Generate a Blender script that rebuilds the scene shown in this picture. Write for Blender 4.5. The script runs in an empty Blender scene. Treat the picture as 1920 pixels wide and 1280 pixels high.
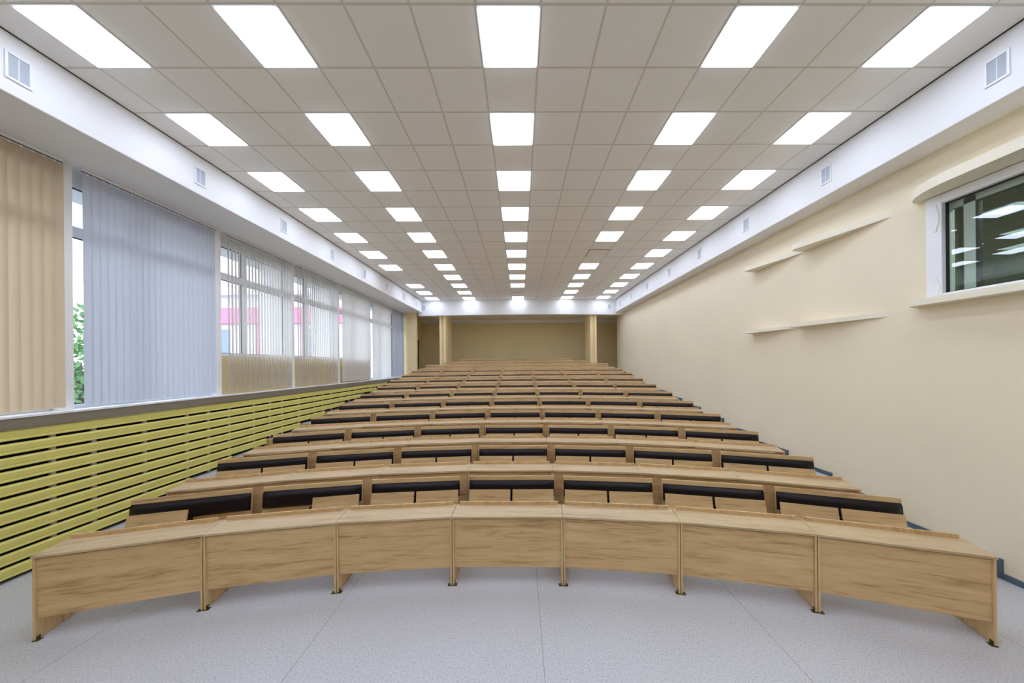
import bpy, math, random
from mathutils import Matrix, Vector
random.seed(7)
S = bpy.context.scene
COL = S.collection
PI = math.pi

# ------------------------------------------------------------------ helpers
class MB:
    def __init__(self):
        self.v = []; self.f = []; self.m = []
    def face(self, idx, m=0):
        self.f.append(idx); self.m.append(m)
    def box(self, x0, x1, y0, y1, z0, z1, m=0):
        n = len(self.v)
        self.v += [(x0,y0,z0),(x1,y0,z0),(x1,y1,z0),(x0,y1,z0),(x0,y0,z1),(x1,y0,z1),(x1,y1,z1),(x0,y1,z1)]
        for q in ((0,3,2,1),(4,5,6,7),(0,1,5,4),(1,2,6,5),(2,3,7,6),(3,0,4,7)):
            self.face([n+i for i in q], m)
    def prism_x(self, prof, x0, x1, m=0):
        """profile of (y,z) points extruded along x"""
        n = len(self.v); k = len(prof)
        self.v += [(x0,y,z) for y,z in prof] + [(x1,y,z) for y,z in prof]
        for i in range(k):
            j = (i+1) % k
            self.face([n+i, n+j, n+k+j, n+k+i], m)
        self.face([n+i for i in range(k)][::-1], m); self.face([n+k+i for i in range(k)], m)
    def prism_y(self, prof, y0, y1, m=0):
        """profile of (x,z) points extruded along y"""
        n = len(self.v); k = len(prof)
        self.v += [(x,y0,z) for x,z in prof] + [(x,y1,z) for x,z in prof]
        for i in range(k):
            j = (i+1) % k
            self.face([n+i, n+k+i, n+k+j, n+j], m)
        self.face([n+i for i in range(k)], m); self.face([n+k+i for i in range(k)][::-1], m)
    def prism_z(self, poly, z0, z1, m=0, mside=None):
        n = len(self.v); k = len(poly)
        ms = m if mside is None else mside
        self.v += [(x,y,z0) for x,y in poly] + [(x,y,z1) for x,y in poly]
        for i in range(k):
            j = (i+1) % k
            self.face([n+i, n+j, n+k+j, n+k+i], ms)
        self.face([n+i for i in range(k)][::-1], m); self.face([n+k+i for i in range(k)], m)
    def hexa(self, p, m=0):
        n = len(self.v); self.v += p
        for q in ((0,3,2,1),(4,5,6,7),(0,1,5,4),(1,2,6,5),(2,3,7,6),(3,0,4,7)):
            self.face([n+i for i in q], m)
    def tube(self, a, b, r, seg=10, m=0):
        a = Vector(a); b = Vector(b); d = (b-a).normalized()
        u = d.orthogonal().normalized(); w = d.cross(u)
        n = len(self.v)
        for c in (a, b):
            for i in range(seg):
                t = 2*PI*i/seg
                self.v.append(tuple(c + u*math.cos(t)*r + w*math.sin(t)*r))
        for i in range(seg):
            j = (i+1) % seg
            self.face([n+i, n+j, n+seg+j, n+seg+i], m)
        self.face([n+i for i in range(seg)][::-1], m); self.face([n+seg+i for i in range(seg)], m)
    def mesh(self, name, mats):
        me = bpy.data.meshes.new(name)
        me.from_pydata(self.v, [], self.f)
        for mt in mats: me.materials.append(mt)
        for p, mi in zip(me.polygons, self.m): p.material_index = mi
        import bmesh
        bm = bmesh.new(); bm.from_mesh(me)
        bmesh.ops.recalc_face_normals(bm, faces=bm.faces)
        bm.to_mesh(me); bm.free()
        me.update()
        return me
    def build(self, name, mats, parent=None, bevel=0.0, seg=2, smooth=False):
        if not isinstance(mats, (list, tuple)): mats = [mats]
        me = self.mesh(name, mats)
        o = bpy.data.objects.new(name, me); COL.objects.link(o)
        if parent is not None: o.parent = parent
        if bevel > 0:
            b = o.modifiers.new('bevel', 'BEVEL'); b.width = bevel; b.segments = seg
            b.limit_method = 'ANGLE'; b.angle_limit = math.radians(40)
        if smooth:
            for p in me.polygons: p.use_smooth = True
        return o

def empty(name, loc=(0,0,0), rz=0.0, parent=None):
    o = bpy.data.objects.new(name, None); COL.objects.link(o)
    o.location = loc; o.rotation_euler = (0,0,rz); o.empty_display_size = 0.1
    if parent is not None: o.parent = parent
    return o
def tag(o, label=None, cat=None, group=None, kind=None):
    if label: o['label'] = label
    if cat: o['category'] = cat
    if group: o['group'] = group
    if kind: o['kind'] = kind
    return o
def copy_tree(o, parent=None):
    c = o.copy(); COL.objects.link(c)
    if parent is not None: c.parent = parent
    for ch in list(o.children): copy_tree(ch, c)
    return c

# ------------------------------------------------------------------ materials
def srgb(r, g, b):
    def f(c):
        c /= 255.0
        return c/12.92 if c <= 0.04045 else ((c+0.055)/1.055)**2.4
    return (f(r), f(g), f(b), 1.0)
def newmat(name):
    m = bpy.data.materials.new(name); m.use_nodes = True
    nt = m.node_tree; nt.nodes.clear()
    out = nt.nodes.new('ShaderNodeOutputMaterial')
    return m, nt, out
def plain(name, col, rough=0.6, metal=0.0, var=0.04, scale=3.0, bump=0.0, bscale=60.0, spec=0.5):
    m, nt, out = newmat(name)
    b = nt.nodes.new('ShaderNodeBsdfPrincipled')
    b.inputs['Roughness'].default_value = rough; b.inputs['Metallic'].default_value = metal
    b.inputs['Specular IOR Level'].default_value = spec
    tc = nt.nodes.new('ShaderNodeTexCoord')
    n = nt.nodes.new('ShaderNodeTexNoise'); n.inputs['Scale'].default_value = scale; n.inputs['Detail'].default_value = 3
    nt.links.new(tc.outputs['Object'], n.inputs['Vector'])
    r = nt.nodes.new('ShaderNodeValToRGB')
    r.color_ramp.elements[0].position = 0.3; r.color_ramp.elements[1].position = 0.7
    r.color_ramp.elements[0].color = tuple(c*(1-var) for c in col[:3]) + (1,)
    r.color_ramp.elements[1].color = tuple(min(1, c*(1+var)) for c in col[:3]) + (1,)
    nt.links.new(n.outputs['Fac'], r.inputs['Fac'])
    nt.links.new(r.outputs['Color'], b.inputs['Base Color'])
    if bump > 0:
        n2 = nt.nodes.new('ShaderNodeTexNoise'); n2.inputs['Scale'].default_value = bscale
        nt.links.new(tc.outputs['Object'], n2.inputs['Vector'])
        bp = nt.nodes.new('ShaderNodeBump'); bp.inputs['Strength'].default_value = bump; bp.inputs['Distance'].default_value = 0.01
        nt.links.new(n2.outputs['Fac'], bp.inputs['Height']); nt.links.new(bp.outputs['Normal'], b.inputs['Normal'])
    nt.links.new(b.outputs['BSDF'], out.inputs['Surface'])
    return m
def math_node(nt, op, a, b=None, c=None):
    n = nt.nodes.new('ShaderNodeMath'); n.operation = op
    for i, v in enumerate((a, b, c)):
        if v is None: continue
        if isinstance(v, (int, float)): n.inputs[i].default_value = v
        else: nt.links.new(v, n.inputs[i])
    return n.outputs[0]
def wood(name, scale, light, mid, dark, rough=0.45):
    m, nt, out = newmat(name)
    b = nt.nodes.new('ShaderNodeBsdfPrincipled'); b.inputs['Roughness'].default_value = rough
    b.inputs['Specular IOR Level'].default_value = 0.35
    tc = nt.nodes.new('ShaderNodeTexCoord'); oi = nt.nodes.new('ShaderNodeObjectInfo')
    add = nt.nodes.new('ShaderNodeVectorMath'); add.operation = 'MULTIPLY_ADD'
    comb = nt.nodes.new('ShaderNodeCombineXYZ')
    r37 = math_node(nt, 'MULTIPLY', oi.outputs['Random'], 37.0)
    for i in range(3): nt.links.new(r37, comb.inputs[i])
    add.inputs[1].default_value = (1,1,1)
    nt.links.new(tc.outputs['Object'], add.inputs[0]); nt.links.new(comb.outputs[0], add.inputs[2])
    mp = nt.nodes.new('ShaderNodeMapping'); mp.inputs['Scale'].default_value = scale
    nt.links.new(add.outputs[0], mp.inputs['Vector'])
    n1 = nt.nodes.new('ShaderNodeTexNoise'); n1.inputs['Scale'].default_value = 1.0; n1.inputs['Detail'].default_value = 6
    n1.inputs['Roughness'].default_value = 0.55; n1.inputs['Distortion'].default_value = 0.9
    nt.links.new(mp.outputs[0], n1.inputs['Vector'])
    mp2 = nt.nodes.new('ShaderNodeMapping'); mp2.inputs['Scale'].default_value = tuple(s*k for s, k in zip(scale, (2.2,2.2,2.2)))
    nt.links.new(add.outputs[0], mp2.inputs['Vector'])
    n2 = nt.nodes.new('ShaderNodeTexNoise'); n2.inputs['Scale'].default_value = 2.2; n2.inputs['Detail'].default_value = 4
    nt.links.new(mp2.outputs[0], n2.inputs['Vector'])
    mix = math_node(nt, 'MULTIPLY_ADD', n2.outputs['Fac'], 0.35, math_node(nt, 'MULTIPLY', n1.outputs['Fac'], 0.65))
    r = nt.nodes.new('ShaderNodeValToRGB'); e = r.color_ramp.elements
    e[0].position = 0.34; e[0].color = dark; e[1].position = 0.66; e[1].color = light
    k = e.new(0.47); k.color = mid
    nt.links.new(mix, r.inputs['Fac'])
    nt.links.new(r.outputs['Color'], b.inputs['Base Color'])
    bp = nt.nodes.new('ShaderNodeBump'); bp.inputs['Strength'].default_value = 0.04; bp.inputs['Distance'].default_value = 0.004
    nt.links.new(mix, bp.inputs['Height']); nt.links.new(bp.outputs['Normal'], b.inputs['Normal'])
    nt.links.new(b.outputs['BSDF'], out.inputs['Surface'])
    return m

WL, WM, WD = srgb(222,190,142), srgb(207,173,124), srgb(170,136,92)
M = {}
M['wood_h'] = wood('oak_horizontal', (1.1, 13, 13), WL, WM, WD)
M['wood_v'] = wood('oak_vertical', (13, 13, 1.1), WL, WM, WD)
M['wood_top'] = wood('oak_top', (1.1, 13, 13), srgb(204,180,144), srgb(191,166,129), srgb(170,143,107), 0.38)
M['wood_edge'] = wood('oak_edge', (3, 6, 2), srgb(218,188,140), srgb(210,180,132), srgb(200,168,120))
M['wood_lip'] = wood('oak_lip', (14, 4, 4), srgb(214,182,136), srgb(204,170,124), srgb(182,148,104))
M['leather'] = plain('dark_leatherette', srgb(24,17,20), 0.42, 0, 0.1, 8, 0.05, 220, 0.25)
M['dark_metal'] = plain('dark_metal', srgb(30,27,26), 0.45, 0.6, 0.1)
M['brass'] = plain('bracket_metal', srgb(92,80,44), 0.45, 0.7, 0.15)
M['white'] = plain('white_paint', srgb(232,232,232), 0.7, 0, 0.01, 1.5)
M['white_pvc'] = plain('white_pvc', srgb(235,236,238), 0.35, 0, 0.01)
M['cream'] = plain('cream_paint', srgb(236,224,196), 0.75, 0, 0.02, 0.8, 0.03, 120)
M['cream_slab'] = plain('cream_plaster', srgb(237,230,210), 0.75, 0, 0.02, 2)
M['ochre'] = plain('ochre_paint', srgb(226,206,158), 0.8, 0, 0.03, 1.0)
M['pillar'] = plain('pillar_paint', srgb(238,216,166), 0.7, 0, 0.02, 1.0)
M['riser'] = plain('riser_yellow', srgb(206,176,104), 0.6, 0, 0.05)
M['slat'] = plain('yellow_slat', srgb(214,204,112), 0.42, 0, 0.04, 4)
M['batten'] = plain('grey_batten', srgb(170,166,160), 0.6)
M['black'] = plain('black_backing', srgb(14,14,14), 0.9, 0, 0.1)
M['sill_front'] = plain('grey_sill_apron', srgb(128,119,101), 0.5, 0, 0.03)
M['vent_frame'] = plain('vent_frame', srgb(232,234,240), 0.45)
M['vent_louver'] = plain('vent_louver', srgb(186,194,204), 0.5)
M['baseboard'] = plain('slate_baseboard', srgb(78,98,112), 0.45, 0, 0.06)
M['door'] = plain('dark_door', srgb(22,20,18), 0.5)
M['booth'] = plain('booth_green', srgb(96,110,88), 0.7, 0, 0.04)
M['gasket'] = plain('black_gasket', srgb(18,22,22), 0.4)
M['pink'] = plain('pink_cladding', srgb(232,122,150), 0.6, 0, 0.05, 1.0)
M['ext_wall'] = plain('exterior_wall', srgb(222,228,238), 0.8, 0, 0.03, 0.5)
M['ext_glass'] = plain('exterior_glazing', srgb(120,138,160), 0.2)
M['asphalt'] = plain('asphalt', srgb(120,122,120), 0.9, 0, 0.1, 2)
M['bark'] = plain('bark', srgb(82,66,50), 0.9, 0, 0.2, 6)
M['leaf'] = plain('leaves', srgb(92,138,72), 0.6, 0, 0.35, 1.2)
M['tile_plain'] = plain('plain_tile', srgb(238,236,232), 0.85, 0, 0.01, 100)
M['tile_gap'] = plain('dark_gap', srgb(60,54,44), 0.8)

# vertical blind fabric: diffuse + translucent
def fabric(name, col, tr):
    m, nt, out = newmat(name)
    d = nt.nodes.new('ShaderNodeBsdfDiffuse'); t = nt.nodes.new('ShaderNodeBsdfTranslucent')
    tc = nt.nodes.new('ShaderNodeTexCoord'); mp = nt.nodes.new('ShaderNodeMapping'); mp.inputs['Scale'].default_value = (80,80,6)
    nt.links.new(tc.outputs['Object'], mp.inputs['Vector'])
    n = nt.nodes.new('ShaderNodeTexNoise'); n.inputs['Scale'].default_value = 2.0
    nt.links.new(mp.outputs[0], n.inputs['Vector'])
    r = nt.nodes.new('ShaderNodeValToRGB')
    r.color_ramp.elements[0].color = tuple(c*0.95 for c in col[:3])+(1,); r.color_ramp.elements[1].color = col
    nt.links.new(n.outputs['Fac'], r.inputs['Fac'])
    for s in (d, t): nt.links.new(r.outputs['Color'], s.inputs['Color'])
    mx = nt.nodes.new('ShaderNodeMixShader'); mx.inputs['Fac'].default_value = tr
    nt.links.new(d.outputs[0], mx.inputs[1]); nt.links.new(t.outputs[0], mx.inputs[2])
    nt.links.new(mx.outputs[0], out.inputs['Surface'])
    return m
M['fabric'] = fabric('blind_fabric', srgb(228,225,220), 0.42)
M['fabric_warm'] = fabric('blind_fabric_beige', srgb(208,190,162), 0.36)
M['fabric_pale'] = fabric('blind_fabric_pale', srgb(196,200,209), 0.27)
M['fabric_grey'] = fabric('blind_fabric_grey', srgb(186,189,196), 0.22)

def glass(name, refl, tint):
    m, nt, out = newmat(name)
    t = nt.nodes.new('ShaderNodeBsdfTransparent'); t.inputs['Color'].default_value = tint
    g = nt.nodes.new('ShaderNodeBsdfGlossy'); g.inputs['Roughness'].default_value = 0.0
    fr = nt.nodes.new('ShaderNodeFresnel'); geo = nt.nodes.new('ShaderNodeNewGeometry')
    nt.links.new(math_node(nt, 'MULTIPLY_ADD', geo.outputs['Backfacing'], -0.83333, 1.5), fr.inputs['IOR'])
    f = math_node(nt, 'MULTIPLY', fr.outputs[0], refl)
    mx = nt.nodes.new('ShaderNodeMixShader')
    nt.links.new(f, mx.inputs['Fac']); nt.links.new(t.outputs[0], mx.inputs[1]); nt.links.new(g.outputs[0], mx.inputs[2])
    nt.links.new(mx.outputs[0], out.inputs['Surface'])
    return m
M['glass'] = glass('window_glass', 1.0, (0.96,0.98,1.0,1))
M['booth_glass'] = glass('booth_glass', 1.6, (0.86,0.91,0.87,1))

def emis(name, col, st):
    m, nt, out = newmat(name)
    e = nt.nodes.new('ShaderNodeEmission'); e.inputs['Color'].default_value = col; e.inputs['Strength'].default_value = st
    nt.links.new(e.outputs[0], out.inputs['Surface'])
    return m
LIGHT_STRENGTH = 6.5
M['panel_on'] = emis('led_diffuser', (0.75,0.825,1.0,1), LIGHT_STRENGTH)
M['panel_off'] = plain('unlit_diffuser', srgb(205,203,198), 0.5)

X0, Y0, T = 0.077, 3.114, 0.6       # ceiling grid
ZC = 5.693
def ceiling_mat():
    m, nt, out = newmat('ceiling_tiles')
    b = nt.nodes.new('ShaderNodeBsdfPrincipled'); b.inputs['Roughness'].default_value = 0.85
    tc = nt.nodes.new('ShaderNodeTexCoord'); sp = nt.nodes.new('ShaderNodeSeparateXYZ')
    nt.links.new(tc.outputs['Object'], sp.inputs[0])
    gx = math_node(nt, 'ABSOLUTE', math_node(nt, 'SUBTRACT', math_node(nt, 'FRACT', math_node(nt, 'DIVIDE', math_node(nt, 'ADD', sp.outputs[0], X0 + 100*T), T)), 0.5))
    gy = math_node(nt, 'ABSOLUTE', math_node(nt, 'SUBTRACT', math_node(nt, 'FRACT', math_node(nt, 'DIVIDE', math_node(nt, 'SUBTRACT', sp.outputs[1], Y0 - 100*T), T)), 0.5))
    w = 0.012/T
    line = math_node(nt, 'MAXIMUM', math_node(nt, 'LESS_THAN', gx, w), math_node(nt, 'LESS_THAN', gy, w))
    n = nt.nodes.new('ShaderNodeTexNoise'); n.inputs['Scale'].default_value = 140
    nt.links.new(tc.outputs['Object'], n.inputs['Vector'])
    r = nt.nodes.new('ShaderNodeValToRGB')
    r.color_ramp.elements[0].position = .35; r.color_ramp.elements[1].position = .6
    r.color_ramp.elements[0].color = srgb(236,234,230); r.color_ramp.elements[1].color = srgb(243,242,239)
    nt.links.new(n.outputs['Fac'], r.inputs['Fac'])
    mx = nt.nodes.new('ShaderNodeMix'); mx.data_type = 'RGBA'
    nt.links.new(line, mx.inputs['Factor']); nt.links.new(r.outputs[0], mx.inputs['A'])
    mx.inputs['B'].default_value = srgb(212,208,198)
    nt.links.new(mx.outputs['Result'], b.inputs['Base Color'])
    nt.links.new(b.outputs[0], out.inputs['Surface'])
    return m
M['ceiling'] = ceiling_mat()

def floor_mat():
    m, nt, out = newmat('speckled_linoleum')
    b = nt.nodes.new('ShaderNodeBsdfPrincipled'); b.inputs['Roughness'].default_value = 0.42; b.inputs['Specular IOR Level'].default_value = 0.4
    tc = nt.nodes.new('ShaderNodeTexCoord'); sp = nt.nodes.new('ShaderNodeSeparateXYZ')
    nt.links.new(tc.outputs['Object'], sp.inputs[0])
    n = nt.nodes.new('ShaderNodeTexNoise'); n.inputs['Scale'].default_value = 70; n.inputs['Detail'].default_value = 5; n.inputs['Roughness'].default_value = 0.75
    nt.links.new(tc.outputs['Object'], n.inputs['Vector'])
    r = nt.nodes.new('ShaderNodeValToRGB'); e = r.color_ramp.elements
    e[0].position = .34; e[0].color = srgb(163,162,166); e[1].position = .64; e[1].color = srgb(212,212,216)
    k = e.new(.46); k.color = srgb(195,195,199)
    nt.links.new(n.outputs['Fac'], r.inputs['Fac'])
    # large soft wear
    n2 = nt.nodes.new('ShaderNodeTexNoise'); n2.inputs['Scale'].default_value = 0.9; n2.inputs['Detail'].default_value = 4
    nt.links.new(tc.outputs['Object'], n2.inputs['Vector'])
    mw = nt.nodes.new('ShaderNodeMix'); mw.data_type = 'RGBA'; mw.blend_type = 'MULTIPLY'
    nt.links.new(math_node(nt, 'MULTIPLY', n2.outputs['Fac'], 0.35), mw.inputs['Factor'])
    nt.links.new(r.outputs[0], mw.inputs['A']); mw.inputs['B'].default_value = srgb(215,208,196)
    # sparse dark flecks
    v = nt.nodes.new('ShaderNodeTexVoronoi'); v.inputs['Scale'].default_value = 4.5
    nt.links.new(tc.outputs['Object'], v.inputs['Vector'])
    fl = math_node(nt, 'LESS_THAN', v.outputs['Distance'], 0.022)
    # welded seams every two metres
    sx = math_node(nt, 'ABSOLUTE', math_node(nt, 'SUBTRACT', math_node(nt, 'FRACT', math_node(nt, 'DIVIDE', math_node(nt, 'ADD', sp.outputs[0], 201 - 0.165 + 1.005), 2.01)), 0.5))
    seam = math_node(nt, 'LESS_THAN', sx, 0.0014)
    mx = nt.nodes.new('ShaderNodeMix'); mx.data_type = 'RGBA'
    nt.links.new(math_node(nt, 'MULTIPLY', math_node(nt, 'MAXIMUM', seam, fl), 0.6), mx.inputs['Factor'])
    nt.links.new(mw.outputs['Result'], mx.inputs['A']); mx.inputs['B'].default_value = srgb(96,92,80)
    nt.links.new(mx.outputs['Result'], b.inputs['Base Color'])
    nt.links.new(b.outputs[0], out.inputs['Surface'])
    return m
M['floor'] = floor_mat()

# ------------------------------------------------------------------ seating geometry
PITCH, RISE = 1.035, 0.15
CHORD = 1.212
def polyline(nmod, cx=-0.158, cy=3.362):
    """module frames (centre, heading) and joints of the first row's arc"""
    hs = [math.radians(-1.51 - 5.62*(i-(nmod-1)/2)) for i in range(nmod)]
    pts = [(0.0, 0.0)]
    for h in hs:
        pts.append((pts[-1][0] + CHORD*math.cos(h), pts[-1][1] + CHORD*math.sin(h)))
    if nmod % 2:
        i = nmod//2
        mx, my = (pts[i][0]+pts[i+1][0])/2, (pts[i][1]+pts[i+1][1])/2
    else:
        mx, my = pts[nmod//2]
    pts = [(x-mx+cx, y-my+cy) for x, y in pts]
    frames = [((pts[i][0]+pts[i+1][0])/2, (pts[i][1]+pts[i+1][1])/2, hs[i]) for i in range(nmod)]
    return pts, frames
NROW = 14
def nmods(k): return 5 if k == 14 else 6 if k == 13 else 7

XR, XL = 5.28, -5.9          # wall planes
YB = 18.7                    # back wall
# aisle riser positions per level (right aisle), left a little deeper
RW = {1:3.33,2:4.27,3:5.18,4:6.03,5:6.88,6:7.95,7:8.98,8:10.0,9:11.1,10:12.2,11:13.3,12:14.35,13:15.4}
RW = {n: y+0.06 for n, y in RW.items()}
LW = {n: y+0.18 for n, y in RW.items()}; LW[1] = 4.05; LW[2] = 4.75; LW[3] = 5.5

# ------------------------------------------------------------------ floor (terraced)
fl = MB()
fl.box(-6.0, XR, -4.6, 20.0, -0.1, 0.0, 0)
for n in range(1, 14):
    pts, _ = polyline(7)
    dy = PITCH*n - 0.03
    edge = [(x, y+dy) for x, y in pts]
    poly = [(XL, LW[n]), (-4.68, LW[n]), (-4.68, edge[0][1]-0.08)] + edge + [(4.34, edge[-1][1]-0.08), (4.34, RW[n]), (XR, RW[n])]
    if n >= 13:
        poly += [(XR, 16.72), (6.6, 16.72)]
        poly += [(6.6, YB), (-6.1, YB), (-6.1, 15.9), (XL, 15.9)]
    else:
        poly += [(XR, YB), (XL, YB)]
    fl.prism_z(poly, RISE*(n-1)-0.001, RISE*n, 0, 1)
tag(fl.build('floor', [M['floor'], M['riser']]), kind='structure')

# ------------------------------------------------------------------ shell
def struct(o): return tag(o, kind='structure')
w = MB()
w.box(XR, XR+0.25, -4.6, 3.0, 0, 5.06); w.box(XR, XR+0.25, 3.78+0.0, 16.72, 0, 5.06)
# right wall: window opening between y=1.2 and y=3.78, z 3.2..4.36
w = MB()
WY0, WY1, WZ0, WZ1 = 1.1, 3.93, 3.19, 4.47
w.box(XR, XR+0.25, WY1, 16.72, -0.1, 5.3); w.box(XR, XR+0.25, -4.6, WY0, -0.1, 5.3)
w.box(XR, XR+0.25, WY0, WY1, -0.1, WZ0); w.box(XR, XR+0.25, WY0, WY1, WZ1, 5.3)
struct(w.build('wall_right', M['cream']))
w = MB(); w.box(-6.8, XR+0.3, -4.85, -4.6, -0.1, 5.9); struct(w.build('wall_front', M['cream']))
w = MB(); w.box(-6.4, 6.9, YB, YB+0.2, 1.8, 5.3); struct(w.build('wall_back', M['ochre']))
w = MB()
w.box(6.6, 6.8, 16.5, YB, 1.8, 5.3); w.box(XR+0.25, 6.8, 16.5, 16.72, 1.8, 5.3)
struct(w.build('wall_recess_right', M['ochre']))
w = MB()
w.box(-6.1, -5.93, 15.9, 17.2, 1.9, 5.3); w.box(-6.1, -5.93, 17.2, 18.2, 3.92, 5.3); w.box(-6.1, -5.93, 18.2, YB, 1.9, 5.3)
struct(w.build('wall_recess_left', M['ochre']))
w = MB(); w.box(-6.04, -5.96, 17.2, 18.2, 1.95, 3.92); struct(w.build('door_1', M['door']))
w = MB(); w.box(-6.75, -5.27, 15.72, 15.9, 1.5, 5.3); struct(w.build('wall_stub_left', M['pillar']))
# ceiling
w = MB(); w.box(-4.97, 4.91, -4.6, 15.75, ZC, ZC+0.08); struct(w.build('ceiling', M['ceiling']))
# shadow gap strips along the ceiling edge
w = MB(); w.box(-4.962, -4.945, -4.6, 15.6, ZC-0.006, ZC); w.box(4.883, 4.90, -4.6, 15.6, ZC-0.006, ZC)
struct(w.build('trim_1', M['tile_gap']))
# left and right boxed beams
w = MB(); w.box(-6.75, -4.96, -4.6, 15.9, 5.095, ZC+0.05); struct(w.build('trim_2', M['white'], bevel=0.01))
w = MB(); w.box(4.90, XR+0.25, -4.6, 16.72, 5.05, ZC+0.05); struct(w.build('trim_3', M['white'], bevel=0.01))
# rear bulkhead, gently bowed towards the hall
front = [(-5.15,15.72),(-4.6,15.66),(-3.7,15.58),(-2.8,15.525),(-1.9,15.49),(-1.0,15.465),(-0.1,15.46),(0.8,15.47),(1.7,15.50),(2.6,15.545),(3.5,15.60),(4.4,15.68),(5.28,15.74)]
w = MB(); w.prism_z(front + [(x, y+0.28) for x, y in front[::-1]], 4.935, ZC+0.06); struct(w.build('trim_4', M['white'], bevel=0.008))
# niche ceiling and cornice
w = MB(); w.box(-6.3, 6.8, 15.95, YB+0.1, 5.13, 5.25); struct(w.build('ceiling_niche', M['cream_slab']))
w = MB(); w.prism_x([(YB-0.10,5.13),(YB-0.10,5.06),(YB-0.03,4.95),(YB,4.95),(YB,5.13)], -6.1, 6.6); struct(w.build('trim_5', M['white'], bevel=0.01))
# pillars: stepped front edge
for nm, x0, x1 in (('trim_6', -4.13, -3.80), ('trim_7', 3.63, 3.96)):
    w = MB(); d = (x1-x0)/3
    w.prism_z([(x0,15.85),(x0+d*1.2,15.85),(x0+d*1.2,15.91),(x0+d*1.8,15.91),(x0+d*1.8,15.85),(x1,15.85),(x1,17.2),(x0,17.2)], 1.79, 5.13)
    struct(w.build(nm, M['pillar'], bevel=0.01))

# ------------------------------------------------------------------ left wall, windows
BAYS = [(-0.1,1.95,1),(2.05,4.02,1),(4.13,6.03,0),(6.15,8.02,1),(8.12,10.02,1),(10.13,12.12,1),(12.24,14.08,0),(14.12,15.72,0)]
BAYS[1] = (2.05,4.02,0)
w = MB()
w.box(-6.75, -5.92, -4.6, 15.9, -0.1, 1.76, 0)
w.box(-6.75, -5.93, -4.6, BAYS[0][0], 1.76, 5.1, 0)
for i, (a, b, low) in enumerate(BAYS):
    w.box(-6.75, -6.05, a, b, 4.93, 5.1, 0)
    if low: w.box(-6.4, -5.98, a, b, 1.76, 2.64, 1)
    nxt = BAYS[i+1][0] if i+1 < len(BAYS) else 15.9
    w.box(-6.75, -5.90, b, nxt, 1.76, 5.1, 0)
struct(w.build('wall_left', [M['white'], M['ochre']]))
for i, (a, b, low) in enumerate(BAYS):
    root = empty('window_%d' % (i+1), (-6.08, a, 1.87)); struct(root)
    W = b-a; z0 = (2.64-1.87) if low else 0.0; z1 = 4.93-1.87; f = 0.055
    m = MB()
    m.box(-.04,.04, 0,f, z0,z1); m.box(-.04,.04, W-f,W, z0,z1)
    m.box(-.04,.04, f,W-f, z0,z0+f); m.box(-.04,.04, f,W-f, z1-f,z1)
    m.box(-.04,.04, f,W-f, 2.33,2.47)
    mu = 0.36*W
    m.box(-.04,.04, mu-.05,mu+.05, z0+f,2.33); m.box(-.04,.04, mu-.05,mu+.05, 2.47,z1-f)
    m.build('frame', M['white_pvc'], root, bevel=0.006)
    g = MB()
    for ya, yb in ((f, mu-.05), (mu+.05, W-f)):
        for za, zb in ((z0+f, 2.33), (2.47, z1-f)):
            g.box(-.004,.004, ya,yb, za,zb)
    g.build('pane', M['glass'], root)
    g = MB()
    for ya, yb in ((f, mu-.05), (mu+.05, W-f)):
        for za, zb in ((z0+f, 2.33), (2.47, z1-f)):
            for bx in ((ya,yb,zb-.012,zb),(ya,yb,za,za+.012),(ya,ya+.012,za,zb),(yb-.012,yb,za,zb)):
                g.box(-.012,.012, *bx)
    g.build('gasket', M['gasket'], root)
# sill: white board with grey apron
w = MB()
w.box(-6.06, -5.79, -4.6, 15.72, 1.845, 1.87, 0); w.box(-5.82, -5.80, -4.6, 15.72, 1.725, 1.845, 1)
w.box(-5.82, -5.78, -4.6, 15.72, 1.722, 1.727, 1)
struct(w.build('trim_8', [M['white_pvc'], M['sill_front']]))

# ------------------------------------------------------------------ yellow slatted screen under the windows
scr = empty('radiator_screen', (-5.80, 8.0, 0))
tag(scr, 'long yellow slatted screen under the window sill along the left wall', 'radiator screen')
def level_at_left(y):
    return max([0]+[n for n, yy in LW.items() if yy <= y])
bk = MB()
segs = [-4.6] + [LW[n] for n in range(1, 14)] + [15.7]
for n in range(14):
    if segs[n] < 15.7: bk.box(-.10,-.085, segs[n]-8, min(segs[n+1],15.7)-8, RISE*n+.005, 1.72)
bk.build('backing', M['black'], scr)
for i in range(11):
    zb = 0.045 + 0.155*i
    lim = [LW[n] for n in range(1, 14) if RISE*n > zb+0.012]
    yend = min([15.7] + lim) - 0.04
    m = MB()
    prof = [(-.030,zb+.004),(-.004,zb),(0.0,zb+.006),(-.003,zb+.030),(-.009,zb+.034),(-.003,zb+.038),(.001,zb+.098),(-.010,zb+.118),(-.030,zb+.120)]
    m.prism_y(prof, -4.5-8, yend-8)
    if yend < 15.5: m.box(-.034,.004, yend-8, yend-8+.012, zb-.003, zb+.123)
    m.build('slat', M['slat'], scr)
yb = 2.9; steps = [.57,.43,.37,.57,.61,.37,.41]; k = 0
while yb < 15.4:
    lv = level_at_left(yb+.1)
    m = MB(); m.box(-.062,-.032, yb-8-.022, yb-8+.022, RISE*lv+.02, 1.715)
    m.build('batten', M['batten'], scr)
    yb += steps[k % 7]; k += 1

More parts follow.
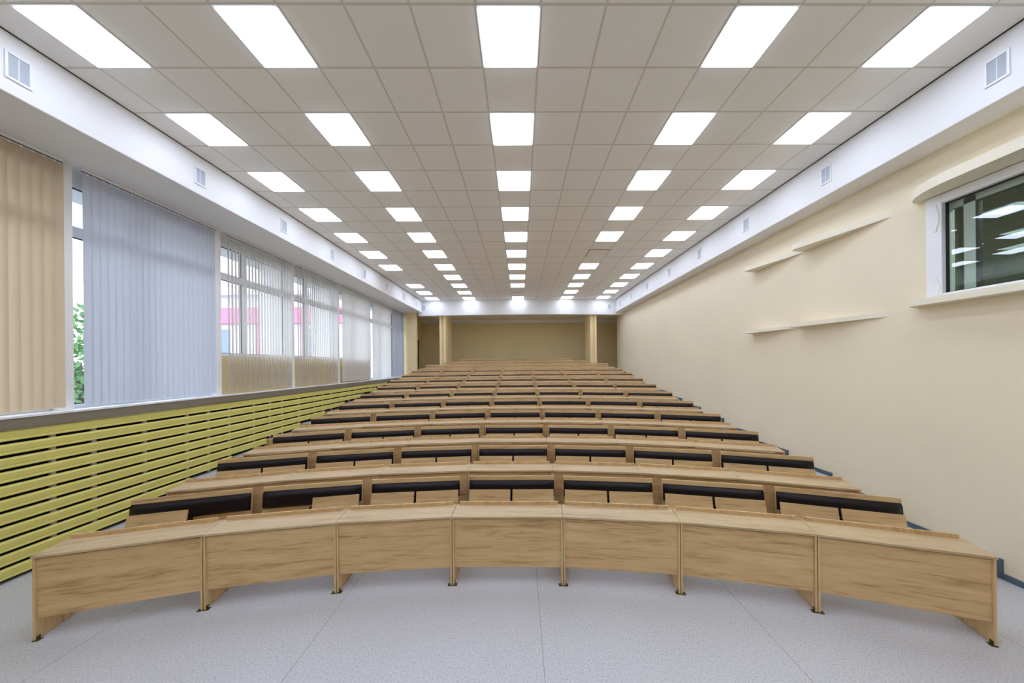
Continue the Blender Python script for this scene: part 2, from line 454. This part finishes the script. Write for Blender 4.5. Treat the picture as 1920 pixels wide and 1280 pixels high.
# ------------------------------------------------------------------ vertical blinds
def vane_mesh(width, z0, z1, mat, key):
    m = MB(); n = 6
    for r, z in enumerate((z0, z1)):
        for i in range(n+1):
            t = i/n - .5
            m.v.append((0.010*(1-4*t*t), t*width, z))
    for i in range(n): m.face([i, i+1, n+1+i+1, n+1+i])
    # bottom weight pocket
    me = m.mesh('vane', [mat])
    for p in me.polygons: p.use_smooth = True
    return me
blinds = [ # bay index, y start, y end, angle(deg) of vane from the wall line, material, label
 (0, -0.05, 1.90, 40, 'fabric_warm', 'white vertical blind nearest the front of the hall'),
 (1, 2.08, 3.99, -28, 'fabric_warm', 'beige vertical blind with half-turned vanes at the left edge of the photo'),
 (2, 4.20, 5.98, -8, 'fabric_pale', 'widest closed pale grey vertical blind, between the beige blind and the first open blind'),
 (3, 6.22, 7.98, 62, 'fabric', 'largest open vertical blind with the pink band of the building showing through it'),
 (4, 8.16, 9.98, 52, 'fabric', 'half-open vertical blind beyond the largest open one, a narrow clear strip at its near side'),
 (5, 10.22, 12.08, -6, 'fabric', 'closed white vertical blind whose bottom third is dark, third blind from the far end'),
 (6, 12.32, 14.06, -6, 'fabric', 'closed white vertical blind beside the last grey one'),
 (7, 14.16, 15.66, 0, 'fabric_grey', 'grey closed blind with bright edges, farthest along the window wall'),
]
for bi, ya, yb_, ang, mat, lab in blinds:
    if bi == 0: continue
    root = empty('vertical_blind', (-5.855, ya, 1.89)); L = yb_-ya
    tag(root, lab, 'blind', 'vertical blinds on the window wall')
    m = MB(); m.box(-.02,.02, -.03, L+.03, 3.165, 3.203)
    m.build('headrail', M['sill_front'] if False else M['white_pvc'], root, bevel=.004)
    m = MB(); m.box(.0,.012, -.02, L+.02, 3.158, 3.166); m.build('rail_slot', M['gasket'], root)
    width = .089
    pitch = .080 if bi != 7 else .30
    if bi == 7: width = .285
    if bi == 1: width = .127; pitch = .085
    n = max(1, int(L/pitch)); pitch = L/n
    me = vane_mesh(width, 0.025, 3.13, M[mat], bi)
    for j in range(n):
        v = bpy.data.objects.new('vane', me); COL.objects.link(v); v.parent = root
        jit = random.uniform(-3, 3)
        v.location = (0, (j+.5)*pitch, 0)
        v.rotation_euler = (0, 0, math.radians(ang+jit))
    hk = MB(); hw = MB()
    for j in range(n):
        yy = (j+.5)*pitch
        hk.box(-.004,.004, yy-.012, yy+.012, 3.128, 3.160)
    hk.build('hanger_row', M['white_pvc'], root)

# ------------------------------------------------------------------ right wall window, canopy, shelves
root = empty('window_9', (XR, 0, 0)); struct(root)
m = MB()
y0, y1, z0, z1 = WY0, WY1, WZ0, WZ1
m.box(-.03,.14, y1-.15,y1, z0,z1); m.box(-.03,.14, y0,y0+.15, z0,z1)
m.box(-.03,.14, y0+.15,y1-.15, z0,z0+.05); m.box(-.03,.14, y0+.15,y1-.15, z1-.11,z1)
m.build('frame', M['white_pvc'], root, bevel=.006)
gy0, gy1, gz0, gz1 = y0+.15, y1-.15, z0+.05, z1-.11
m = MB()
for bx in ((gy0,gy1,gz1-.012,gz1),(gy0,gy1,gz0,gz0+.012),(gy0,gy0+.014,gz0,gz1),(gy1-.014,gy1,gz0,gz1)):
    m.box(.02,.05, *bx)
m.build('gasket', M['gasket'], root)
m = MB(); m.box(.034,.040, gy0,gy1, gz0,gz1); m.build('pane', M['booth_glass'], root)
m = MB()
m.hexa([(.120,gy0,gz0),(.126,gy0,gz0),(.126,gy1,gz0),(.120,gy1,gz0),(.112,gy0,gz1),(.118,gy0,gz1),(.118,gy1,gz1),(.112,gy1,gz1)])
m.build('inner_pane', M['booth_glass'], root)
m = MB(); m.box(.105,.150, gy1-.20,gy1-.10, gz0,gz1); m.box(.105,.150, gy0,gy1, gz1-.07,gz1); m.build('inner_frame', M['white_pvc'], root)
m = MB(); m.box(.10,.15, gy1-.225,gy1-.20, gz0,gz1-.07); m.box(.10,.15, gy0,gy1-.2, gz1-.085,gz1-.07); m.build('inner_gasket', M['gasket'], root)
# wavy plaster strip on the jamb
def wavy(zc, h, flip):
    m = MB(); n = 16
    a = [(y1-.105-.030*math.sin(PI*i/n)**1.5, zc+h*i/n) for i in range(n+1)]
    b = [(y1-.085-.012*math.sin(PI*i/n), zc+h*i/n) for i in range(n, -1, -1)]
    m.prism_x(a+b, -.042, -.028); return m
wavy(4.02, .34, 0).build('wave_trim', M['white_pvc'], root)
wavy(3.20, .26, 0).build('wave_trim', M['white_pvc'], root)
# projection room behind the glass
m = MB()
m.box(XR+2.6, XR+2.7, -1.0, 5.5, 2.2, 5.3); m.box(XR+.25, XR+2.7, 5.4, 5.5, 2.2, 5.3); m.box(XR+.25, XR+2.7, -1.0, -.9, 2.2, 5.3)
m.box(XR+.25, XR+2.7, -1.0, 5.5, 5.2, 5.3); m.box(XR+.25, XR+2.7, -1.0, 5.5, 2.1, 2.2); m.box(XR+2.3, XR+2.6, 3.1, 3.3, 2.2, 5.3)
struct(m.build('wall_booth', M['booth']))

bl = bpy.data.lights.new('booth_fill_light', 'AREA'); bl.energy = 70; bl.size = 0.6; bl.color = (.95,1,.95)  # added area light without a fixture, brightens the booth interior
blo = bpy.data.objects.new('booth_fill_light', bl); COL.objects.link(blo); blo.location = (XR+1.2, 2.2, 5.15)
def slab(name, pts, z0, z1, mat):
    m = MB(); m.prism_z(pts, z0, z1); return m.build(name, mat, bevel=.008)
def wave_plan(ya, yb, depth, n=18):
    """crescent: thin at ya (near), blunt and rounded at yb (far)"""
    r = depth*.42; ym = yb-r; pts = [(XR-.001, ya)]
    for i in range(1, n):
        t = i/n
        pts.append((XR - depth*t, ya+(ym-ya)*t))
    for i in range(0, 11):
        a = PI/2*i/10
        pts.append((XR - depth*math.cos(a)**.7, ym+r*math.sin(a)**.7))
    pts.append((XR-.001, yb-.0005))
    return pts
shelf_data = [
 ('wall_shelf', 4.32, 5.66, 4.45, 4.545, .29, 'upper near cream wave-shaped ledge on the right wall, next to the window'),
 ('wall_shelf', 5.64, 6.88, 4.435, 4.52, .26, 'upper far cream wave-shaped ledge on the right wall'),
 ('wall_shelf', 4.36, 5.74, 3.045, 3.115, .29, 'lower near cream wave-shaped ledge on the right wall, next to the window'),
 ('wall_shelf', 5.68, 6.95, 3.05, 3.115, .26, 'lower far cream wave-shaped ledge on the right wall'),
]
for nm, ya, yb_, za, zb, dp, lab in shelf_data:
    tag(slab(nm, wave_plan(ya, yb_, dp), za, zb, M['cream_slab']), lab, 'ledge', 'cream ledges on the right wall')
def rounded_plan(ya, yb, depth, r):
    pts = [(XR-.001, ya), (XR-depth, ya)]
    for i in range(0, 11):
        a = PI/2*i/10
        pts.append((XR - depth*math.cos(a), yb - r + r*math.sin(a)))
    pts.append((XR-.001, yb)); return pts
tag(slab('window_canopy', rounded_plan(0.9, 4.03, .33, .55), 4.48, 4.60, M['cream_slab']), 'cream rounded canopy slab above the dark window on the right wall', 'canopy')
tag(slab('window_ledge', rounded_plan(0.9, 4.05, .20, .12), 3.11, 3.19, M['cream_slab']), 'cream ledge slab below the dark window on the right wall', 'ledge')

# ------------------------------------------------------------------ baseboard on the right wall
w = MB()
lv = [(-4.6, 0)] + [(RW[n], n) for n in range(1, 14)] + [(16.7, 13)]
for i in range(len(lv)-1):
    (ya, n), (yb_, n2) = lv[i], lv[i+1]
    if yb_ > ya:
        w.box(XR-.018, XR+.001, ya-.045 if i else ya, yb_-.045, RISE*n, RISE*n+.065)
    if i and n: w.box(XR-.022, XR+.001, ya-.06, ya, RISE*(n-1), RISE*n+.067)
struct(w.build('baseboard_right', M['baseboard']))

# ------------------------------------------------------------------ ceiling lights
def ordinal(n): return ['','first','second','third','fourth','fifth','sixth','seventh','eighth','ninth','tenth','eleventh','twelfth','thirteenth','fourteenth'][n]
def make_light(on):
    root = empty('ceiling_light')
    h = .2775; q = .2985
    m = MB()
    for bx in ((-q,q,-q,-h),(-q,q,h,q),(-q,-h,-h,h),(h,q,-h,h)): m.box(*bx, -.008, 0)
    m.build('frame', M['white_pvc'] if not on else M['white_pvc'], root)
    m = MB(); m.box(-h,h,-h,h,-.017 if on else -.005,-.001); m.build('diffuser', M['panel_on'] if on else M['panel_off'], root)
    return root
colname = {-7:'the column nearest the windows', -4:'the second column from the windows', 0:'the middle column', 4:'the second column from the right wall', 7:'the column nearest the right wall'}
lon = None
for c in (-7,-4,0,4,7):
    cnt = 0
    for r in range(-4, 11):  # negative rows: unseen panels added to light the desk fronts and floor
        if (c, r) in ((-7,7),(4,5)): continue
        cnt += r >= 0
        loc = (c*T - X0, Y0 + 2*r*T, ZC-.0005)
        if (c, r) == (0, 9):
            o = make_light(False); o.location = loc
            tag(o, 'unlit square ceiling panel with white frame, second from far end of middle column', 'ceiling light', 'square ceiling light panels')
            continue
        if lon is None: lon = make_light(True); o = lon
        else: o = copy_tree(lon)
        o.location = loc
        tag(o, ('lit square ceiling panel in %s, %s' % (colname[c], 'farthest back' if r == 10 else ordinal(cnt)+' from the front')) if r >= 0 else ('added unseen light panel above podium, %s, %s from the seats' % (colname[c][4:], ordinal(-r))), 'ceiling light', 'square ceiling light panels')
# loose tile
root = empty('ceiling_tile', (4*T-X0, Y0+10*T, ZC-.0005))
tag(root, 'plain ceiling tile with dark gaps round it, between two lit panels of the second column from the right wall', 'ceiling tile')
m = MB(); m.box(-.285,.285,-.285,.285,-.012,-.004); m.build('tile', M['tile_plain'], root)
m = MB()
for bx in ((-.30,.30,-.30,-.285),(-.30,-.285,-.3,.3),(.285,.30,-.3,.3)): m.box(*bx, -.006, 0)
m.build('gap', M['tile_gap'], root)

# ------------------------------------------------------------------ vents
def make_vent():
    root = empty('vent_grille')   # faces +x ; local y along the beam
    m = MB(); a, b, h, k = .085, .066, .135, .112
    m.box(0,.014, -a,-b, -h,h); m.box(0,.014, b,a, -h,h); m.box(0,.014, -b,b, -h,-k); m.box(0,.014, -b,b, k,h)
    m.box(0,.010, -.004,.004, -k,k)
    m.build('frame', M['vent_frame'], root, bevel=.003)
    m = MB()
    nl = 14
    for i in range(nl):
        z = -k + (2*k)*(i+.5)/nl
        m.hexa([(0,-b,z-.007),(.008,-b,z-.010),(.008,b,z-.010),(0,b,z-.007),(0,-b,z+.008),(.008,-b,z+.003),(.008,b,z+.003),(0,b,z+.008)])
    m.box(-.0005,.002,-b,b,-k,k)
    m.build('louver', M['vent_louver'], root)
    return root
v0 = make_vent(); first = True
for i, y in enumerate((3.11, 4.85, 6.55, 8.21, 9.92, 11.56, 13.25, 14.9)):
    o = v0 if first else copy_tree(v0); first = False
    o.location = (-4.96, y, 5.375)
    tag(o, 'white vent grille on the white beam above the blinds, %s from the front' % ordinal(i+1), 'vent', 'vent grilles on the side beams')
for i, y in enumerate((3.10, 4.86, 6.6, 8.32, 10.02, 11.8, 13.45, 15.0)):
    o = copy_tree(v0); o.location = (4.90, y, 5.375); o.rotation_euler = (0,0,PI)
    tag(o, 'white vent grille on the beam above the right wall, %s from the front' % ordinal(i+1), 'vent', 'vent grilles on the side beams')
for x, y, side in ((-4.86, 15.685, 'left'), (4.58, 15.69, 'right')):
    o = copy_tree(v0); o.location = (x, y, 5.33); o.rotation_euler = (0,0,-PI/2)
    tag(o, 'small vent grille at the %s end of the white rear bulkhead' % side, 'vent', 'vent grilles on the rear bulkhead')

# socket on the back wall
m = MB(); m.box(3.60,3.70, YB-.012,YB, 2.80,2.88); m.box(3.625,3.675, YB-.016,YB-.012, 2.815,2.865)
tag(m.build('wall_socket', M['white_pvc'], bevel=.002), 'small white socket plate low on the back wall near the right pillar', 'socket')

# ------------------------------------------------------------------ desks
def make_desk():
    root = empty('desk')
    H = CHORD/2 - .0015
    m = MB()
    zt = .755; D = .285
    hb = H + .012
    m.hexa([(-H,-.014,zt-.022),(H,-.014,zt-.022),(hb,D,zt-.022),(-hb,D,zt-.022),(-H,-.014,zt),(H,-.014,zt),(hb,D,zt),(-hb,D,zt)])
    m.build('desktop', M['wood_top'], root, bevel=.0015, seg=1)
    m = MB(); m.box(-H+.025, H-.025, D-.016, D+.001, zt, zt+.038); m.build('pen_lip', M['wood_lip'], root)
    m = MB(); m.box(-H+.020, H-.020, .014, .030, .19, .716); m.build('front_panel', M['wood_h'], root)
    for s in (-1, 1):
        m = MB(); xa, xb = sorted((s*(H-.020), s*(H-.002)))
        m.prism_x([(0,.004),(.37,.004),(.27,.732),(0,.732)], xa, xb)
        m.m[3] = 1
        sp = m.build('side_panel', [M['wood_v'], M['wood_edge']], root)
        m = MB()
        m.box(xa-.028, xb+.0, -.012, .028, 0, .005) if s > 0 else m.box(xa, xb+.028, -.012, .028, 0, .005)
        m.box((xa-.028) if s > 0 else xa, xb if s > 0 else xb+.028, .345, .385, 0, .005)
        xi = xa if s > 0 else xb
        for yy in (.004, .338):
            m.box(min(xi, xi-s*.003), max(xi, xi-s*.003), yy, yy+.03, .005, .035)
        m.build('foot_bracket', M['brass'], sp)
    return root

def folded_seat(cx, down):
    """profile in (y,z), thickness .016"""
    if down: prof = [(.86,.455),(.78,.438),(.66,.43),(.56,.435),(.50,.45)]
    else: prof = [(.825,.712),(.806,.63),(.778,.545),(.742,.47),(.712,.425)]
    m = MB(); n = len(prof); hw = .277; t = .016
    ups = []
    for i in range(n):
        a = prof[max(0,i-1)]; b = prof[min(n-1,i+1)]
        d = Vector((b[0]-a[0], b[1]-a[1])).normalized(); nn = (-d.y, d.x)
        ups.append((prof[i][0]+nn[0]*t, prof[i][1]+nn[1]*t))
    m.prism_x(prof + ups[::-1], cx-hw, cx+hw)
    if not down:
        m.prism_x([(.776,.540),(.712,.425),(.698,.434),(.760,.548)], cx-hw+.004, cx+hw-.004)
    return m

def make_bench(downs=(0,0)):
    root = empty('bench')
    W = .59
    m = MB(); m.hexa([(-W,.862,.40),(W,.862,.40),(W,.882,.40),(-W,.882,.40),(-W,.905,.866),(W,.905,.866),(W,.925,.866),(-W,.925,.866)])
    m.build('backrest', M['wood_h'], root, bevel=.002, seg=1)
    # cushion: rounded pad hugging the tilted backrest
    m = MB()
    nz, nx = 7, 14; z0, z1 = .600, .812
    for j in range(nz+1):
        v = j/nz; z = z0+(z1-z0)*v
        yb = .862 + (z-.40)/.466*.043
        for i in range(nx+1):
            u = i/nx; x = -W+.008 + (2*W-.016)*u
            e = min(1, min(v,1-v)*9.0); ex = min(1, min(u,1-u)*22)
            th = .050*math.sqrt(max(0,1-(1-e)**2))*(.72+.28*math.sqrt(max(0,1-(1-ex)**2)))+.004
            if ex == 0: th *= .55
            m.v.append((x, yb-th, z))
    k = nx+1; base = len(m.v)
    for j in range(nz+1):
        v = j/nz; z = z0+(z1-z0)*v; yb = .862 + (z-.40)/.466*.043
        for i in range(nx+1):
            u = i/nx; m.v.append((-W+.008+(2*W-.016)*u, yb+.001, z))
    for j in range(nz):
        for i in range(nx):
            m.face([j*k+i, j*k+i+1, (j+1)*k+i+1, (j+1)*k+i])
            m.face([base+j*k+i, base+(j+1)*k+i, base+(j+1)*k+i+1, base+j*k+i+1])
    for i in range(nx):
        m.face([i, base+i, base+i+1, i+1]); q = nz*k; m.face([q+i, q+i+1, base+q+i+1, base+q+i])
    for j in range(nz):
        m.face([j*k, (j+1)*k, base+(j+1)*k, base+j*k]); m.face([j*k+nx, base+j*k+nx, base+(j+1)*k+nx, (j+1)*k+nx])
    m.build('cushion', M['leather'], root, smooth=True)
    for s, dn in ((-1,downs[0]),(1,downs[1])):
        folded_seat(s*.2925, dn).build('seat', M['wood_h'], root)
    m = MB(); m.tube((-W+.04,.80,.432),(W-.04,.80,.432),.014); m.build('pivot_rail', M['dark_metal'], root)
    for x in (-.50, 0, .50):
        m = MB(); m.box(x-.012,x+.012,.785,.862,.0,.60) if x == 0 else m.box(x-.015,x+.015,.80,.862,.0,.56)
        m.box(x-.03,x+.03,.77,.88,0,.006)
        m.build('leg', M['dark_metal'], root)
    return root

POS7 = ['at the window end', 'second from the window end', 'third from the window end', 'in the middle', 'third from the right-hand end', 'second from the right-hand end', 'at the right-hand end']
POS = {7: POS7, 6: POS7[:3]+POS7[4:], 5: POS7[:2]+[POS7[3]]+POS7[5:]}
desk0 = make_desk(); first = True
for k in range(1, NROW+1):
    n = nmods(k); pts, frames = polyline(n)
    for s, (x, y, h) in enumerate(frames):
        o = desk0 if first else copy_tree(desk0); first = False
        o.location = (x, y+PITCH*(k-1), RISE*(k-1)); o.rotation_euler = (0,0,h)
        rn = 'front' if k == 1 else 'last' if k == NROW else ordinal(k)
        tag(o, 'light oak desk section in the %s curved row, %s' % (rn, POS[n][s]), 'desk', 'oak desk sections in curved rows')
bA = make_bench(); bB = make_bench((0,1)); bC = make_bench((1,0)); used = set()
for k in range(1, 11):
    n = 7; pts, frames = polyline(n)
    for s, (x, y, h) in enumerate(frames):
        proto = bB if (k, s) == (1, 0) else bC if (k, s) == (1, 1) else bA
        if proto.name in used: o = copy_tree(proto)
        else: o = proto; used.add(proto.name)
        o.location = (x, y+PITCH*(k-1), RISE*(k-1)); o.rotation_euler = (0,0,h)
        rn = 'front' if k == 1 else ordinal(k)
        ex = 'one seat folded down' if k == 1 and s in (0, 1) else 'black cushion'
        tag(o, 'bench with %s behind the %s desk row, %s' % (ex, rn, POS7[s]), 'bench', 'folding benches behind the desk rows')

# ------------------------------------------------------------------ outside
w = MB(); w.box(-80, -6.76, -30, 60, -1.2, -1.0); tag(w.build('ground', M['asphalt']), kind='structure')
b = empty('building', (-20, 26, -1))
tag(b, 'pale building with a pink fascia band seen through the open blinds', 'building')
m = MB(); m.box(-14,6.5,0,12,0,9.3); m.build('wall', M['ext_wall'], b)
m = MB(); m.box(-14.2,6.7,-.4,.0,7.05,8.35); m.build('fascia_band', M['pink'], b)
m = MB(); m.box(-14.2,6.7,-.9,12.2,9.3,9.6); m.build('roof_edge', M['ext_wall'], b)
for i in range(6):
    xx = -13+3.75*i
    m = MB(); m.box(xx-.12,xx+.12,-.25,.0,0,7.05); m.build('column', M['pink'], b)
    m = MB(); m.box(xx+.3,xx+1.3,-.03,.02,1.2,6.6); m.build('window', M['ext_glass'], b)
t = empty('tree', (-13.6, 9.6, -1.0)); tag(t, 'leafy green tree outside, seen in the narrow gap left of the widest closed blind', 'tree')
m = MB(); m.tube((0,0,0),(.1,0,2.4),.14); m.tube((.1,0,2.2),(-.4,.3,3.6),.07); m.tube((.1,0,2.2),(.6,-.2,3.5),.07); m.build('trunk', M['bark'], t)
m = MB(); rr = random.Random(3)
for i in range(2600):
    a = rr.uniform(0, 2*PI); u = rr.uniform(-1,1); q = rr.random()**(1/3)*1.75
    c = Vector((q*math.sqrt(1-u*u)*math.cos(a), q*math.sqrt(1-u*u)*math.sin(a), 3.0+q*u*1.35))
    d1 = Vector((rr.uniform(-1,1),rr.uniform(-1,1),rr.uniform(-1,1))).normalized()*.11; d2 = d1.orthogonal().normalized()*.05
    n = len(m.v); m.v += [tuple(c-d1),tuple(c+d2),tuple(c+d1),tuple(c-d2)]; m.face([n,n+1,n+2,n+3])
m.build('crown', M['leaf'], t)

# ------------------------------------------------------------------ world
wd = bpy.data.worlds.new('overcast_sky'); S.world = wd; wd.use_nodes = True
nt = wd.node_tree; nt.nodes.clear()
out = nt.nodes.new('ShaderNodeOutputWorld'); bg = nt.nodes.new('ShaderNodeBackground')
tc = nt.nodes.new('ShaderNodeTexCoord'); sp = nt.nodes.new('ShaderNodeSeparateXYZ'); nt.links.new(tc.outputs['Generated'], sp.inputs[0])
rp = nt.nodes.new('ShaderNodeValToRGB'); rp.color_ramp.elements[0].position = .0; rp.color_ramp.elements[1].position = .6
rp.color_ramp.elements[0].color = (.93,.95,1,1); rp.color_ramp.elements[1].color = (.72,.83,1,1)
nt.links.new(sp.outputs[2], rp.inputs['Fac']); nt.links.new(rp.outputs[0], bg.inputs['Color'])
bg.inputs['Strength'].default_value = 3.0
nt.links.new(bg.outputs[0], out.inputs['Surface'])

# ------------------------------------------------------------------ camera
cam = bpy.data.cameras.new('camera'); co = bpy.data.objects.new('camera', cam); COL.objects.link(co)
cam.sensor_fit = 'HORIZONTAL'; cam.sensor_width = 36.0; cam.lens = 577.9/1920*36
cam.shift_x = (960-980.9)/1920; cam.shift_y = (684.0-640)/1920
cam.clip_start = 0.05; cam.clip_end = 300
co.matrix_world = Matrix.Translation((0,0,2.4)) @ Matrix.Rotation(-0.0095,4,'Z') @ Matrix.Rotation(PI/2,4,'X') @ Matrix.Rotation(-0.0097,4,'Z')
S.camera = co
S.view_settings.view_transform = 'Standard'; S.view_settings.look = 'None'
S.view_settings.exposure = 0.68; S.view_settings.gamma = 1.0; S.view_settings.use_curve_mapping = False
S.cycles.use_denoising = True
S.cycles.max_bounces = 10; S.cycles.diffuse_bounces = 6; S.cycles.glossy_bounces = 3; S.cycles.transmission_bounces = 6; S.cycles.transparent_max_bounces = 12
S.cycles.sample_clamp_indirect = 6.0
S.cycles.caustics_reflective = False; S.cycles.caustics_refractive = False
